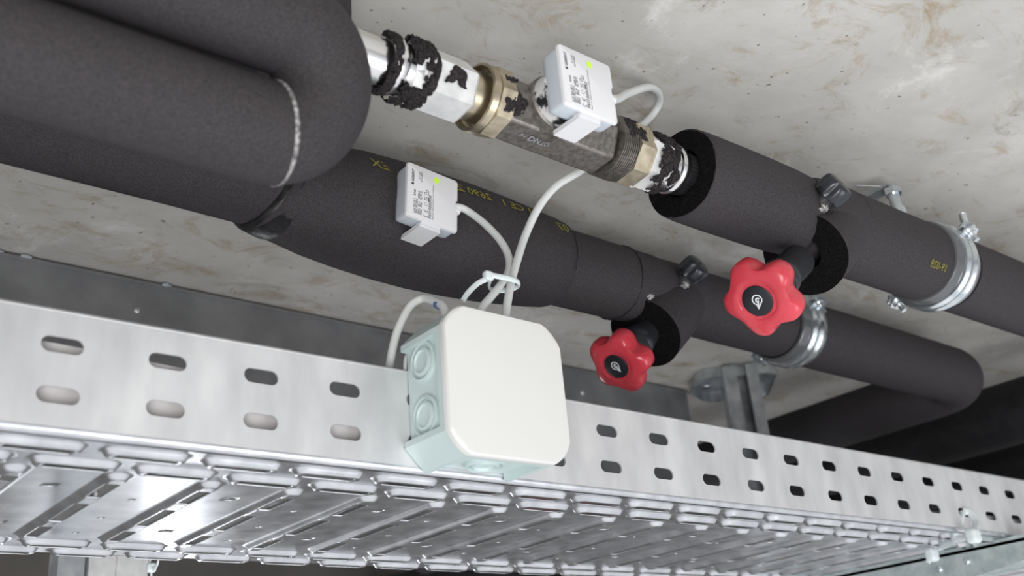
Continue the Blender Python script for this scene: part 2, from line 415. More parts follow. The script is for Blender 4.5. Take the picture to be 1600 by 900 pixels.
# ================================================================== INSULATED PIPES
UA = lambda x: Vector((x, -.0862-.0038*(x-.1)/.6, .1963+.0047*(x-.1)/.6))     # upper pipe axis
LA = lambda x: Vector((x, .077, .207))                                          # lower pipe axis
XA = (1, 0, 0)
def arc(c, e1, e2, r, a0, a1, n=24):
    return [Vector(c)+(Vector(e1)*math.cos(a)+Vector(e2)*math.sin(a))*r for a in [math.radians(a0+(a1-a0)*i/n) for i in range(n+1)]]
def wob(amp, f=9, sd=0):
    return lambda i, th: 1+amp*nz((math.cos(th)*1.3+sd, math.sin(th)*1.3, i*.12*f/9))
# U-bend at upper left, close to the camera
A_ = Vector((0, -.1229, .1640)); B_ = Vector((0, -.1048, .1170)); mid = (A_+B_)/2; ev = (A_-B_).normalized(); rb = (A_-B_).length/2
xb = .0470; rx = .0250
bend = thing('insulated_bend', (xb, mid.y, mid.z), 'thick black foam insulated pipe doubling back in a U-bend at upper left', 'insulated pipe')
def bendpt(deg):
    a = math.radians(deg); return Vector((xb, mid.y, mid.z)) + ev*rb*math.cos(a) + Vector((1, 0, 0))*rx*math.sin(a)
kn = Vector((1, 0, 0)).cross(ev)
def bend_rings(degs, R0, sd):
    out = []
    for d in degs:
        a = math.radians(d); rd = (ev*math.cos(a)+Vector((1, 0, 0))*math.sin(a)).normalized(); c_ = bendpt(d); sq = math.sin(a)**2
        rr = R0*(1-.02*sq); ring_ = []
        for k in range(64):
            th = 2*math.pi*k/64; q = 1+.02*nz((math.cos(th)+sd, math.sin(th), d*.01))
            ring_.append(c_+rd*math.cos(th)*rr*q+kn*math.sin(th)*R0*q)
        out.append(ring_)
    return out
def run_rings(c0, R0, sd, xs_):
    return [[Vector((x, c0.y, c0.z))+(ev*math.cos(2*math.pi*k/64)+kn*math.sin(2*math.pi*k/64))*R0*(1+.02*nz((math.cos(2*math.pi*k/64)+sd, math.sin(2*math.pi*k/64), (x-xb)*4))) for k in range(64)] for x in xs_]
obj('upper_run', loft(run_rings(A_, .0233, 0, [-.6+.058*i for i in range(11)])+bend_rings(range(0, 172, 4), .0233, 0)), 'foam', bend, 80)
def flip(rs):   # same ring orientation on the way back
    return rs
lowr = bend_rings(range(164, 181, 4), .0238, 0)
back = [[Vector((x, 0, 0))+(p-Vector((lowr[-1][k].x, 0, 0))) for k, p in enumerate(lowr[-1])] for x in [.03-.06*i for i in range(11)]]
obj('lower_run', loft(lowr+back), 'foam', bend, 80)
cc = bendpt(167); ax = (bendpt(171)-bendpt(163)).normalized()
obj('glued_seam', lathe([(-.0012, .0230), (-.0005, .0241), (.0006, .0242), (.0014, .0236)], cc, ax, 72, shape=lambda th, t: 1+.012*nz((math.cos(th)*9, math.sin(th)*9, t*600)), hint=ev), 'glue', bend, 60)
o = obj('insulated_pipe', tube([(x, -.045, .196) for x in (-.6, -.4, -.2, -.1, -.02, .062, .0655)], [.024]*5+[.024, .021], 40), 'foam_dark', None, 80)  # added tube, hides the bright ceiling so the bend gap reads dark
tag(o, 'added dark tube that blacks out the gap between the two runs of the U-bend', 'insulated pipe')
# vertical insulated riser behind the bare pipe
ris = thing('insulated_riser', (.086, -.045, .25), 'black insulated riser going up to the ceiling behind the bare steel pipe', 'insulated pipe')
obj('sleeve', tube([(.097, -.045, .205), (.097, -.045, .225), (.097, -.045, .25), (.097, -.045, ZC-.0005)], [.024, .030, .0305, .0305], 48), 'foam', ris, 60)

# lower pipe
lp = thing('insulated_pipe', tuple(LA(.4)), 'lower black foam insulated pipe with branch for the smaller-looking red handwheel', 'insulated pipe')
obj('sleeve', tube([(-.7+.06*i, .077, .207) for i in range(14)]+[(.155, .077, .206)], .0295, 56, shape=wob(.015)), 'foam', lp, 80)
xs = [.128, .131, .14, .155, .175, .20, .23, .26, .29, .32, .345, .365, .378, .384, .386]
rs = [.0300, .0328, .0345, .0365, .0395, .0415, .0428, .0432, .0430, .0420, .0400, .0378, .0362, .0345, .033]
zz = [.206, .206, .2055, .205, .2045, .204, .2035, .203, .203, .203, .2035, .204, .205, .206, .206]
JG = tube([(x, .0752, z) for x, z in zip(xs, zz)], rs, 72, shape=wob(.035, 16, 2))
def slant(g_, x_end=.16, x0=.128):
    V, F = g_; out = []
    for p in V:
        p = Vector(p); ax_ = ((p.y-.077)*-.67+(p.z-.2055)*.74)/.034
        p.x += .0115*(1+max(-1, min(1, ax_)))*max(0, min(1, (x_end-p.x)/(x_end-x0))); out.append(p)
    return out, F
obj('taped_joint', slant(tube([(.126, .077, .2055), (.130, .077, .2055), (.136, .0765, .2055), (.143, .076, .2055), (.146, .076, .2055)], [.0296, .0320, .0338, .0350, .0348], 64, shape=wob(.05, 60, 7)), .20, .146), 'tape_black', lp, 60)
obj('jacket', slant(JG, .20, .146), 'foam', lp, 80)
obj('glued_seam', lathe([(-.0008, .0330), (-.0002, .0346), (.0004, .0346), (.001, .0330)], (.3865, .0765, .206), XA, 64, shape=lambda th, t: 1+.02*nz((math.cos(th)*7, math.sin(th)*7, t*500))), 'foam_dark', lp, 60)
obj('sleeve', tube([(.37, .077, .206), (.42, .077, .206), (.46, .077, .206), (.49, .077, .2065), (.505, .077, .207)], [.0318, .0318, .0315, .031, .0295], 56, shape=wob(.03, 9, 3)), 'foam', lp, 80)
obj('sleeve', tube([LA(x) for x in (.50, .52, .56, .6, .64, .68)], [.0295, .030, .030, .0302, .0302, .0302], 56, shape=wob(.012, 9, 8)), 'foam', lp, 80)
obj('glued_seam', lathe([(-.0008, .0305), (-.0002, .0322), (.0006, .0322), (.001, .0305)], (.462, .077, .206), XA, 64, shape=lambda th, t: 1+.03*nz((math.cos(th)*9, math.sin(th)*9, t*500))), 'foam_dark', lp, 60)
pe = [LA(x) for x in (.685, .72, .78, .84, .90, .96, 1.0)] + arc((1.0, .077+.045, .207), (0, -1, 0), (1, 0, 0), .045, 0, 90, 14)[1:] + [(1.045, y, .207) for y in (.16, .22, .3, .42, .6, .9, 1.2)]
obj('elbow_run', tube(pe, .0322, 56, shape=wob(.015, 9, 5)), 'foam', lp, 80)
# upper pipe
up = thing('insulated_pipe', tuple(UA(.5)), 'upper black foam insulated pipe with open cut end beside the valve and red handwheel', 'insulated pipe')
DS = Vector((-.7071, 0, -.7071))
rin = .0165
xs = [.362, .3625, .37, .40, .44, .465, .480, .487, .490]; rs = [.0300, .0312, .0318, .0322, .0322, .0318, .0308, .0290, .0265]
obj('jacket', tube([UA(x) for x in xs], rs, 72, caps=False, shape=wob(.02, 9, 6)), 'foam', up, 80)
def annulus(x, ri, ro, n=72):
    V = []; F = []; K = 6; u, v, a = frame(XA)
    for j in range(K+1):
        for k in range(n):
            th = 2*math.pi*k/n; r = ri+(ro-ri)*j/K
            if j == K: r *= 1+.02*nz((math.cos(th)*1.3+6, math.sin(th)*1.3, .1))
            V.append(UA(x)+u*r*math.cos(th)+v*r*math.sin(th)+Vector((.0012*nz((r*300, math.cos(th)*4, math.sin(th)*4))-.0004, 0, 0)))
    for j in range(K):
        for k in range(n): k2 = (k+1) % n; F.append((j*n+k, j*n+k2, (j+1)*n+k2, (j+1)*n+k))
    return V, F
obj('cut_face', join(annulus(.3622, rin, .0305), lathe([(0, rin), (.03, rin)], UA(.362), XA, 48, caps=(False, False)), lathe([(0, rin), (0, .002)], UA(.385), XA, 48, caps=(False, True))), 'foam_cut', up, 80)
obj('sleeve', tube([UA(x) for x in (.488, .50, .52, .56, .60, .64, .688)], [.0300, .0325, .0332, .0332, .033, .033, .033], 64, shape=wob(.015, 9, 1)), 'foam', up, 80)
obj('glued_seam', lathe([(-.0008, .0322), (-.0002, .0337), (.0004, .0337), (.001, .0322)], UA(.534), (1, .12, .15), 64, shape=lambda th, t: 1+.012*nz((math.cos(th)*9, math.sin(th)*9, t*500))), 'foam', up, 60)
obj('sleeve', tube([UA(x) for x in (.700, .71, .75, .85, 1.0, 1.2, 1.5)], .0328, 64, shape=wob(.012, 9, 2)), 'foam', up, 80)
def branch(parent, org, L, r, DS):
    o0 = Vector(org); DS = DS.normalized()
    pts = [o0+DS*t for t in (0, .015, .03, .045, L)]
    obj('branch_sleeve', tube(pts, [r*.92, r*.96, r, r, r], 56, caps=False, shape=wob(.02, 9, 3)), 'foam', parent, 80)
    u, v, a = frame(DS); V = []; F = []; n = 56; K = 5
    for j in range(K+1):
        for k in range(n):
            th = 2*math.pi*k/n; rr = .012+(r-.012)*j/K
            if j == K: rr *= 1+.02*nz((math.cos(th)*1.3+3, math.sin(th)*1.3, .5))
            V.append(o0+DS*(L+.0012*nz((rr*300, math.cos(th)*4, math.sin(th)*4)))+u*rr*math.cos(th)+v*rr*math.sin(th))
    for j in range(K):
        for k in range(n): k2 = (k+1) % n; F.append((j*n+k, (j+1)*n+k, (j+1)*n+k2, j*n+k2))
    obj('cut_face', (V, F), 'foam_cut', parent, 80)
KL = Vector((.4475, .0725, .129)); OL = Vector((.537, .077, .207)); DL = (KL-OL).normalized()
KU = Vector((.4120, -.0955, .1137)); OU = Vector((.532, -.0895, .2005)); DU = (KU-OU).normalized()
branch(lp, OL, .066, .0318, DL)
branch(up, OU, .060, .0318, DU)
def crumb(center, normal, size, parent, name, mat='glue', sd=0):
    g_ = lathe([(-.001, .3*size), (.0, size), (.0008, .8*size), (.0014, .3*size)], center, normal, 24, shape=lambda th, t: 1+.8*nz((math.cos(th)*2+sd, math.sin(th)*2, sd*1.7+t*200)))
    return obj(name, g_, mat, parent, 60)
crumb((.500, -.112, .177), (-.1, -.8, -.5), .006, up, 'glue_spot', sd=1)
crumb((.4905, -.116, .187), (-.1, -.9, -.2), .0045, up, 'glue_spot', sd=4)
crumb((.497, .052, .193), (-.1, -.85, -.4), .006, lp, 'glue_spot', sd=2)
crumb((.475, .053, .186), (-.1, -.85, -.4), .004, lp, 'glue_spot', sd=9)

# transverse insulated pipes at far right
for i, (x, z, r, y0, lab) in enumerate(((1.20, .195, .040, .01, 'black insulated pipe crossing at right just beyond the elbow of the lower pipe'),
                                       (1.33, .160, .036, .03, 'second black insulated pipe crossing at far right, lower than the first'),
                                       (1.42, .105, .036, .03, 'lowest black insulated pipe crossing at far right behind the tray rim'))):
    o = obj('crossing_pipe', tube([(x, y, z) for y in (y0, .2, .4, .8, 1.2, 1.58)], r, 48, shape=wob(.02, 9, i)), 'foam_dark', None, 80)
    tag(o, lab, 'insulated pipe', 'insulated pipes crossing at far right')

# yellow printing on the foam
def wrapped(body, size, axis, r, x, th_deg, xdir=-1, zoff=.0004, bold=0., skew=0.):
    V, F = text_geo(body, size, bold)
    out = []
    for a, b, c in V:
        th = math.radians(th_deg) + xdir*(b)/r + skew*a
        q = axis(x+xdir*a) if callable(axis) else Vector(axis)+Vector((x+xdir*a, 0, 0))
        rr = (r(x+xdir*a) if callable(r) else r)+zoff
        out.append(Vector((q.x, q.y+rr*math.cos(th), q.z+rr*math.sin(th))))
    return out, F
JA = lambda x: Vector((x, .0752, .203))
obj('printed_text', wrapped('19-028', .0088, UA, .0335, .646, 222, -1, .0003, 0), 'ink_yellow', up, 0)
for g_ in (wrapped('K-FLEX', .0125, JA, .0418, .236, 160, -1, .0002, .0001),
                         wrapped('2690 Z', .011, JA, .0436, .298, 160, -1, .0002, .0001),
                         wrapped('1 CE 1', .011, JA, .0428, .338, 160, -1, .0002, .0001),
                         wrapped('0763', .012, JA, .0385, .377, 163, -1, .0002, .0001)):
    obj('printed_text', g_, 'ink_yellow', lp, 0)

# ================================================================== PIPE CLAMPS
def clamp(axis, xc, r, label, earth, far=False):
    c = axis(xc); t = thing('pipe_clamp', tuple(c), label, 'pipe clamp', 'galvanised pipe clamps on the two pipes')
    obj('lining', lathe([(-.022, r-.001), (-.0215, r+.0012), (-.020, r+.0018), (.015, r+.0018), (.0165, r+.0012), (.017, r-.001)], c, XA, 72, caps=(False, False)), 'clear_lining', t, 40)
    b0 = r+.0018; pr = [(-.010, b0), (-.0098, b0+.0018), (-.0075, b0+.002), (-.0062, b0+.0034), (-.004, b0+.0034), (-.0028, b0+.002), (.0028, b0+.002), (.004, b0+.0034), (.0062, b0+.0034), (.0075, b0+.002), (.0098, b0+.0018), (.010, b0)]
    obj('band', lathe(pr, c, XA, 80, caps=(False, False)), 'zinc_screw', t, 50)
    for s_, a0 in ((1, earth), (-1, earth+180)):
        a = math.radians(a0); d = Vector((0, math.cos(a), math.sin(a))); tg = Vector((0, -math.sin(a), math.cos(a)))
        for q in (-1, 1):
            base = c+d*(b0+.0005)+tg*q*.0022
            fr = (base-tg*.0008, Vector((1, 0, 0)), d, tg)
            oo = obj('ear', prism([(-.009, -.002), (.009, -.002), (.009, .006), (.005, .0125), (-.005, .0125), (-.009, .006)], fr, .0016), 'zinc_screw', t, 30)
        bc = c+d*(b0+.007)
        obj('clamp_screw', lathe([(-.012, .0), (-.012, .0024), (-.0058, .0024), (-.0057, .0044), (-.0030, .0046), (-.0029, .0026), (.003, .0026), (.0031, .0048), (.0066, .0048), (.0072, .0038), (.0073, .002)], bc, -tg*s_, 18), 'zinc_screw', t, 40)
    return t
cl1 = clamp(UA, .677, .0335, 'galvanised pipe clamp on the upper pipe near the right edge', 156)
cl2 = clamp(LA, .70, .0325, 'galvanised pipe clamp on the lower pipe, half behind the large red handwheel', 160)
def rod(p, q, r, name, label, mat='zinc_screw'):
    p, q = Vector(p), Vector(q); L = (q-p).length; n = int(L/.0007); prof = []
    for i in range(n): prof.append((L*i/n, r*(1 if i % 2 else .86)))
    o = obj(name, lathe(prof+[(L, r)], p, q-p, 14), mat, None, 80); return tag(o, label, 'threaded rod')
rod((.6905, -.122, .2180), (.6905, -.122, .2400), .0034, 'threaded_rod', 'short threaded rod standing above the right-hand clamp of the upper pipe')
an = thing('ceiling_anchor', (.648, -.085, .262), 'small hex-headed hanger bolt with strap behind the upper pipe', 'anchor')
obj('hex_head', lathe([(0, .0075), (.006, .0075), (.0065, .006)], (.6433, -.09, .261), (0, 0, 1), 6), 'zinc_screw', an, 30)
obj('shank', lathe([(0, .0068), (.016, .0068), (.0162, .005), (.030, .005)], (.6433, -.09, .231), (0, 0, 1), 20), 'zinc_screw', an, 40)
obj('strap', prism([(-.09, .2685), (-.02, .2665), (.03, .268), (.03, .2705), (-.02, .269), (-.09, .271)], ((.637, 0, 0), (0, 1, 0), (0, 0, 1), (1, 0, 0)), .014), 'galvanised_strut', an, 0)
obj('pin', tube([(.640, -.085, .271), (.622, -.07, .274)], .0008, 8), 'bright_steel', an, 60)

# ================================================================== BARE PIPE + VALVE ASSEMBLY
def at(x): return UA(x)
sp_ = thing('steel_pipe', tuple(at(.08)), 'bright bare steel pipe with press ring between black insulation and the white hex nut', 'pipe')
obj('pipe', lathe([(0, .0133), (.11, .0133)], at(.03), XA, 48), 'bright_steel', sp_, 40)
obj('press_ring', lathe([(0, .0133), (.0008, .0155), (.003, .0165), (.0055, .0165), (.0075, .0155), (.009, .0148)], at(.1255), XA, 48), 'bright_steel', sp_, 40)
va = thing('hydraulic_valve', tuple(at(.24)), 'grey cast valve body with brass union nuts between bare pipe and upper insulation', 'valve')
obj('press_socket', lathe([(0, .0148), (.010, .0150), (.012, .0140), (.016, .0140)], at(.1335), XA, 48), 'bright_steel', va, 40)
obj('hex_adapter', lathe([(0, .0160), (.001, .0180), (.030, .0180), (.032, .0165)], at(.147), XA, 6, phase=math.radians(25)), 'white_metal', va, 30)
obj('hex_flange', lathe([(0, .0150), (.0008, .0172), (.008, .0172), (.009, .015)], at(.1375), XA, 6, phase=math.radians(30)), 'white_metal', va, 30)
obj('collar', lathe([(0, .0146), (.020, .0146)], at(.176), XA, 48), 'brass', va, 40)
obj('union_nut', join(lathe([(.006, .0150), (.004, .0178), (0, .0186), (.0004, .0202), (.0045, .0206), (.0055, .0196)], at(.1865), XA, 48, caps=(False, False)),
                      lathe([(0, .0190), (.0008, .0214), (.011, .0214), (.0125, .0192)], at(.1915), XA, 8, phase=math.radians(10))), 'brass', va, 30)
body = lathe([(0, .0150), (.0015, .0188), (.012, .0192), (.070, .0196), (.082, .0196), (.084, .0175)], at(.203), XA, 6, phase=math.radians(25))
o = obj('valve_body', body, 'cast_steel', va, 20); bevel(o, .0012, 2, 20)
obj('bonnet', join(lathe([(0, .0185), (.014, .0185), (.016, .0165)], at(.2335)+Vector((0, -.004, .001)), (0, -1, .0), 40),
                   lathe([(0, .0160), (.012, .0160)], at(.2335)+Vector((0, -.018, .001)), (0, -1, .0), 40)), 'cast_steel', va, 40)
obj('bonnet_cap', lathe([(0, .0172), (.012, .0172), (.0135, .0150), (.016, .0150)], at(.2335)+Vector((0, -.016, .001)), (0, -1, 0), 40), 'mottled', va, 40)
thr = []
for i in range(9): thr += [(.0016*i, .0194), (.0016*i+.0005, .0205), (.0016*i+.0010, .0205), (.0016*i+.0013, .0194)]
obj('thread', lathe(thr, at(.2885), XA, 56), 'cast_steel', va, 60)
obj('union_nut', lathe([(0, .0190), (.0008, .0216), (.012, .0216), (.0135, .0200), (.016, .0200)], at(.302), XA, 8, phase=math.radians(16)), 'brass', va, 30)
obj('hex_adapter', lathe([(0, .0185), (.0012, .0202), (.003, .0202), (.0060, .0192), (.018, .0192), (.021, .017)], at(.317), XA, 6, phase=math.radians(25)), 'white_metal', va, 30)
obj('press_socket', lathe([(0, .0150), (.009, .0150), (.0095, .0165), (.011, .0172), (.014, .0172), (.0155, .0162), (.0175, .0162), (.0185, .0150)], at(.3375), XA, 48), 'bright_steel', va, 40)
obj('knurled_end', lathe([(0, .0142), (.012, .0142)], at(.355), XA, 64, shape=lambda th, t: 1+.035*(1 if int(round(th*64/2/math.pi)) % 2 else -1)), 'foam_dark', va, 10)
# embossed marks on lower face of the body
ft = text_geo('\u2190 DN20', .0062, .0001)
th = math.radians(24+270-45); 
# face normals of the 8-gon: (phase + 22.5 + 45k) in frame (u=Z, v=XxZ=-Y)
def oct_frame(k, x, r):
    a = math.radians(25+30+60*k); u, v, a_ = frame(XA); n_ = u*math.cos(a)+v*math.sin(a); tdir = Vector(XA)
    vd = n_.cross(tdir); return (at(x)+n_*(r*math.cos(math.radians(30))+.0003), tdir, vd, n_)
def toward(fr): return (P0-fr[0]).normalized().dot(fr[3])
fr = sorted([oct_frame(k, .216, .0196) for k in range(6)], key=lambda f: -toward(f))
fr_low = [f for f in fr[:3] if f[3].z < -.5][0]
obj('cast_lettering', place(ft, fr_low, (0, -.001)), 'galvanised', va, 0)
def remnant(axis, x0, x1, th0, th1, r, sd, thr_=.0, amp=.0022, parent=va, name='foam_remnant', nx=26, nt=40):
    V = []; F = []; keep = {}
    for i in range(nx+1):
        for j in range(nt+1):
            x = x0+(x1-x0)*i/nx; th = math.radians(th0+(th1-th0)*j/nt); e_ = min(i/nx, 1-i/nx)*2; f_ = min(j/nt, 1-j/nt)*2
            n1 = nz((x*160+sd, math.cos(th)*2.2, math.sin(th)*2.2)) + .5*nz((x*420+sd, math.cos(th)*6, math.sin(th)*6))
            edge = min(1, min(e_, f_)*3.2)
            val = n1 + .42*edge - .20 - thr_
            keep[(i, j)] = val
            h = r + (amp*(.35+.65*abs(nz((x*900, math.cos(th)*14, math.sin(th)*14+sd)))+.5*max(0, min(val, .6))) if val > 0 else -.001)
            c = axis(x); V.append((c.x, c.y+h*math.cos(th), c.z+h*math.sin(th)))
    for i in range(nx):
        for j in range(nt):
            ks = [(i, j), (i+1, j), (i+1, j+1), (i, j+1)]
            if max(keep[k] for k in ks) > 0: F.append(tuple(a*(nt+1)+b for a, b in ks))
    used = sorted({i for f in F for i in f}); mp = {u_: i for i, u_ in enumerate(used)}
    if F: return obj(name, ([V[u_] for u_ in used], [tuple(mp[i] for i in f) for f in F]), 'foam_crumb', parent, 50)
remnant(at, .1225, .1290, 95, 320, .0160, 1.3, -.15)
remnant(at, .1335, .150, 80, 200, .0172, 2.1, -.04, .003)
remnant(at, .1335, .151, 240, 330, .0168, 5.7, -.10, .003)
remnant(at, .143, .1515, 120, 330, .0172, 3.1, .0, .0018)
remnant(at, .156, .170, 176, 214, .0172, 8.4, .02, .0012)
remnant(at, .195, .2065, 150, 232, .0192, 4.2, -.02, .0014)
remnant(at, .205, .213, 190, 235, .0172, 6.9, .05, .001)
remnant(at, .291, .309, 125, 190, .0195, 7.2, -.02, .0018)
remnant(at, .324, .343, 110, 258, .0180, 9.9, -.08, .0024, nx=40, nt=60)
remnant(at, .330, .342, 262, 320, .0178, 12.3, -.05, .0022)

# ================================================================== SENSOR MODULES
def sensor(x0, y0, z0, label, tilt=0., roll=0.):
    Wd, Hd = .0415, .0412
    t = thing('sensor_module', (x0+Wd/2, y0+.01, z0+Hd/2), label, 'sensor', 'white square sensor modules')
    fr = (Vector((x0, y0, z0)), Vector((1, 0, 0)), Vector((0, 0, 1)), Vector((0, 1, 0)))
    def outl(ins, notch=True):
        r = .002
        pts = []
        R_ = rrect(ins, Wd-ins, ins, Hd-ins, r, 4)
        # starts at right/top corner; insert cable notch on the right edge
        if notch: R_ = R_ + [(Wd-ins, Hd*.38), (Wd-.0022, Hd*.38), (Wd-.0022, Hd*.62), (Wd-ins, Hd*.62)]
        return R_
    def R3(ins, dy, notch=True, sh=0.): return [fr[0]+fr[1]*a+fr[2]*b+fr[3]*dy for a, b in outl(ins, notch)]
    obj('cover', loft([R3(.0012, 0), R3(.0004, .0004), R3(0, .0012), R3(0, .0026), R3(.0004, .0030)]), 'sensor_white', t, 35)
    def bodyR(ins, dy, cut):
        return [fr[0]+fr[1]*(a if a > Wd*.3 else a+cut*0)+fr[2]*max(b, cut)+fr[3]*dy for a, b in rrect(ins, Wd-ins, ins, Hd-ins, .003, 4)]
    obj('housing', loft([bodyR(.0005, .0030, 0), bodyR(.0005, .0118, 0), bodyR(.0012, .0150, .002), bodyR(.003, .0175, .004)]), 'sensor_shade_grey', t, 35)
    obj('clip_tab', join(box(x0+.0125, x0+.029, y0+.0030, y0+.0250, z0-.0035, z0-.0005), box(x0+.013, x0+.0285, y0+.0020, y0+.0080, z0-.002, z0+.004)), 'sensor_white', t, 0)
    bevel(bpy.context.scene.objects[t.children[-1].name] if False else t.children[-1], .0006, 2)
    # strain relief for the cable
    obj('cable_gland', lathe([(0, .0032), (.004, .0032), (.0045, .0026), (.007, .0025)], (x0+Wd-.003, y0+.0048, z0+Hd*.5), (1, 0, -.1), 20), 'sensor_white', t, 40)
    # lettering runs from the bottom to the top of the face
    F0 = (Vector((x0, y0-.00012, z0)), Vector((1, 0, 0)), Vector((0, 0, 1)), Vector((0, -1, 0)))
    T = []
    def line(s, size, col, row, bold=.00003): T.append(place(text_geo(s, size, bold), F0, (col, row), math.pi/2))
    dk = []
    line('GEBERIT', .0026, .0052, .0265, .00006)
    T.append(([F0[0]+F0[1]*a+F0[2]*b for a, b in ((.0033, .0243), (.0052, .0243), (.0052, .0258), (.0033, .0258))], [(0, 1, 2, 3)]))
    line('616.203.00.1   R902', .0022, .0068, .0030); line('504.187.00.0', .0022, .0085, .0030)
    line('SEN1 -22 A   GEBUS', .0021, .0102, .0030); line('P/001  IP66   Ta 70\u00b0C', .0021, .0119, .0030)
    line('12 V DC', .0017, .0100, .0300); line('0.2 A SELV', .0017, .0117, .0285)
    line('F6010000950', .0033, .0195, .0028)
    line('Made in EU  Geberit International AG, CH-8645 Jona', .00125, .0212, .0028, .00001)
    obj('printed_text', join(*T), 'ink_black', t, 0)
    # CE mark, pictograms
    G = []
    def C_(cx, cy, r, a0, a1, wd=.0004): return stroke([(cx+r*math.cos(math.radians(a0+(a1-a0)*i/16)), cy+r*math.sin(math.radians(a0+(a1-a0)*i/16))) for i in range(17)], wd)
    def put(g_): V, F = g_; G.append(([F0[0]+F0[1]*a+F0[2]*b for a, b, c in V], F))
    put(C_(.0152, .0045, .0016, 180, 360)); put(C_(.0152, .0084, .0016, 180, 360)); put(stroke([(.0152, .0068), (.0152, .0082)], .0004))
    put(stroke([(.0150, .0112), (.0165, .0127), (.0150, .0142), (.0135, .0127), (.0150, .0112)], .0002))
    put(stroke([(.0138, .0160), (.0158, .0157), (.0158, .0183), (.0138, .0180), (.0138, .0160)], .0003)); put(stroke([(.0136, .0155), (.0160, .0185)], .00025)); put(stroke([(.0172, .0155), (.0172, .0185)], .0007))
    put(C_(.0146, .0208, .0010, 0, 360, .0003)); put(C_(.0160, .0230, .0010, 0, 360, .0003)); put(stroke([(.0170, .0205), (.0170, .0240)], .0003))
    obj('pictograms', join(*G), 'ink_black', t, 0)
    obj('status_dot', place(lathe([(0, .0022), (.00012, .0022)], (0, 0, 0), (0, 0, 1), 28), F0, (.0232, .0345)), 'green_dot', t, 0)
    if tilt or roll:
        t.rotation_euler = (tilt, roll, 0)
    return t
s1 = sensor(.2125, .0195, .1752, 'white sensor module strapped on the lower insulated pipe', 0, math.radians(5))
s2 = sensor(.2166, -.1300, .1787, 'white sensor module mounted on the cast valve under the ceiling', 0, 0)
obj('mounting_collar', lathe([(0, .0165), (.010, .0165), (.012, .015)], (.2375, -.1095, .1975), (0, -1, 0), 40), 'sensor_shade_grey', s2, 40)

# ================================================================== HANDWHEELS
def handwheel(center, label, phase, em_rot, bl, DS, R):
    c = Vector(center)
    t = thing('handwheel', tuple(c-DS*.03), label, 'handwheel', 'red five-lobed valve handwheels')
    def shp(amp):
        def f(th, t_):
            g_ = ((1+math.cos(5*(th-phase)))/2)**1.5
            return 1-amp(t_)*g_
        return f
    prof = [(-.0165, .70*R), (-.0160, .86*R), (-.0145, .94*R), (-.012, .985*R), (-.006, R), (-.0015, .985*R), (.0008, .93*R), (.0024, .84*R), (.0034, .72*R), (.0040, .60*R), (.0043, .52*R), (.0040, .49*R), (.0036, .47*R), (.0036, .05*R)]
    amp = lambda t_: .26 if t_ < .0002 else max(0., .26-.26*(t_-.0002)/.0040)
    V, F = lathe(prof, c, DS, 160, shape=shp(amp), hint=(0, 1, 0))
    obj('wheel', (V, F), 'red_plastic', t, 32)
    d = obj('cap_disc', lathe([(0, .385*R), (.0006, .385*R), (.001, .36*R)], c+DS*.0034, DS, 48), 'disc_black', t, 40)
    u, v, a = frame(DS, (0, 1, 0))
    # emblem: drop outline with inner hook, drawn in image-aligned axes of the disc
    n_ = DS; right = (AX-n_*AX.dot(n_)).normalized(); upv = n_.cross(right)
    if upv.dot(-AY) < 0: upv = -upv
    s = .0054
    drop = []
    for i in range(24):
        a_ = math.radians(20+250*i/23); drop.append((.62*math.cos(a_)*s, (.62*math.sin(a_)+.18)*s))
    drop = [(.30*s+0, -.98*s)] + [(.60*s, .2*s)] + drop[1:]
    hook = [(.10*s+.28*s*math.cos(math.radians(q)), .15*s+.28*s*math.sin(math.radians(q))) for q in range(60, 300, 20)] + [(.20*s, -.10*s)]
    g1 = stroke(drop, .0009, True); g2 = stroke(hook, .0011); g3 = stroke([(.12*s, .15*s), (.28*s, -.80*s)], .0012)
    fr_ = (c+n_*.00455, right, upv, n_)
    obj('emblem', place(join(g1, g2, g3), fr_, (0, 0), em_rot), 'emblem_white', d, 0)
    obj('slot_mark', place(([(-.0008, -.0004, 0), (.0018, -.0004, 0), (.0018, .0006, 0), (-.0008, .0006, 0)], [(0, 1, 2, 3)]), (c+n_*.00375, right, upv, n_), (0, -.0108)), 'disc_black', t, 0)
    obj('hub', lathe([(0, .0125), (.004, .0125), (.005, .015), (.014, .015)], c-DS*.0235, DS, 40), 'cap_plastic', t, 40)
    bo = thing('valve_bonnet', tuple(c-DS*.05), bl, 'valve bonnet', 'black valve bonnets behind the handwheels')
    obj('spindle_cover', lathe([(-.03, .0122), (-.004, .0122), (0, .0135), (.018, .0135), (.020, .0128), (.022, .0110)], c-DS*.0435, DS, 40), 'rubber', bo, 40)
    obj('lock_ring', lathe([(0, .0145), (.006, .0145), (.007, .0138)], c-DS*.039, DS, 40), 'cap_plastic', bo, 40)
    return t
handwheel(KU, 'larger red handwheel with black centre disc on the upper insulated pipe', math.radians(25), 0, 'black bonnet between the upper branch and the larger red handwheel', DU, .0280)
handwheel(KL, 'darker red handwheel with black centre disc on the lower insulated pipe branch', math.radians(52), math.radians(35), 'black bonnet between the lower branch and the darker red handwheel', DL, .0272)

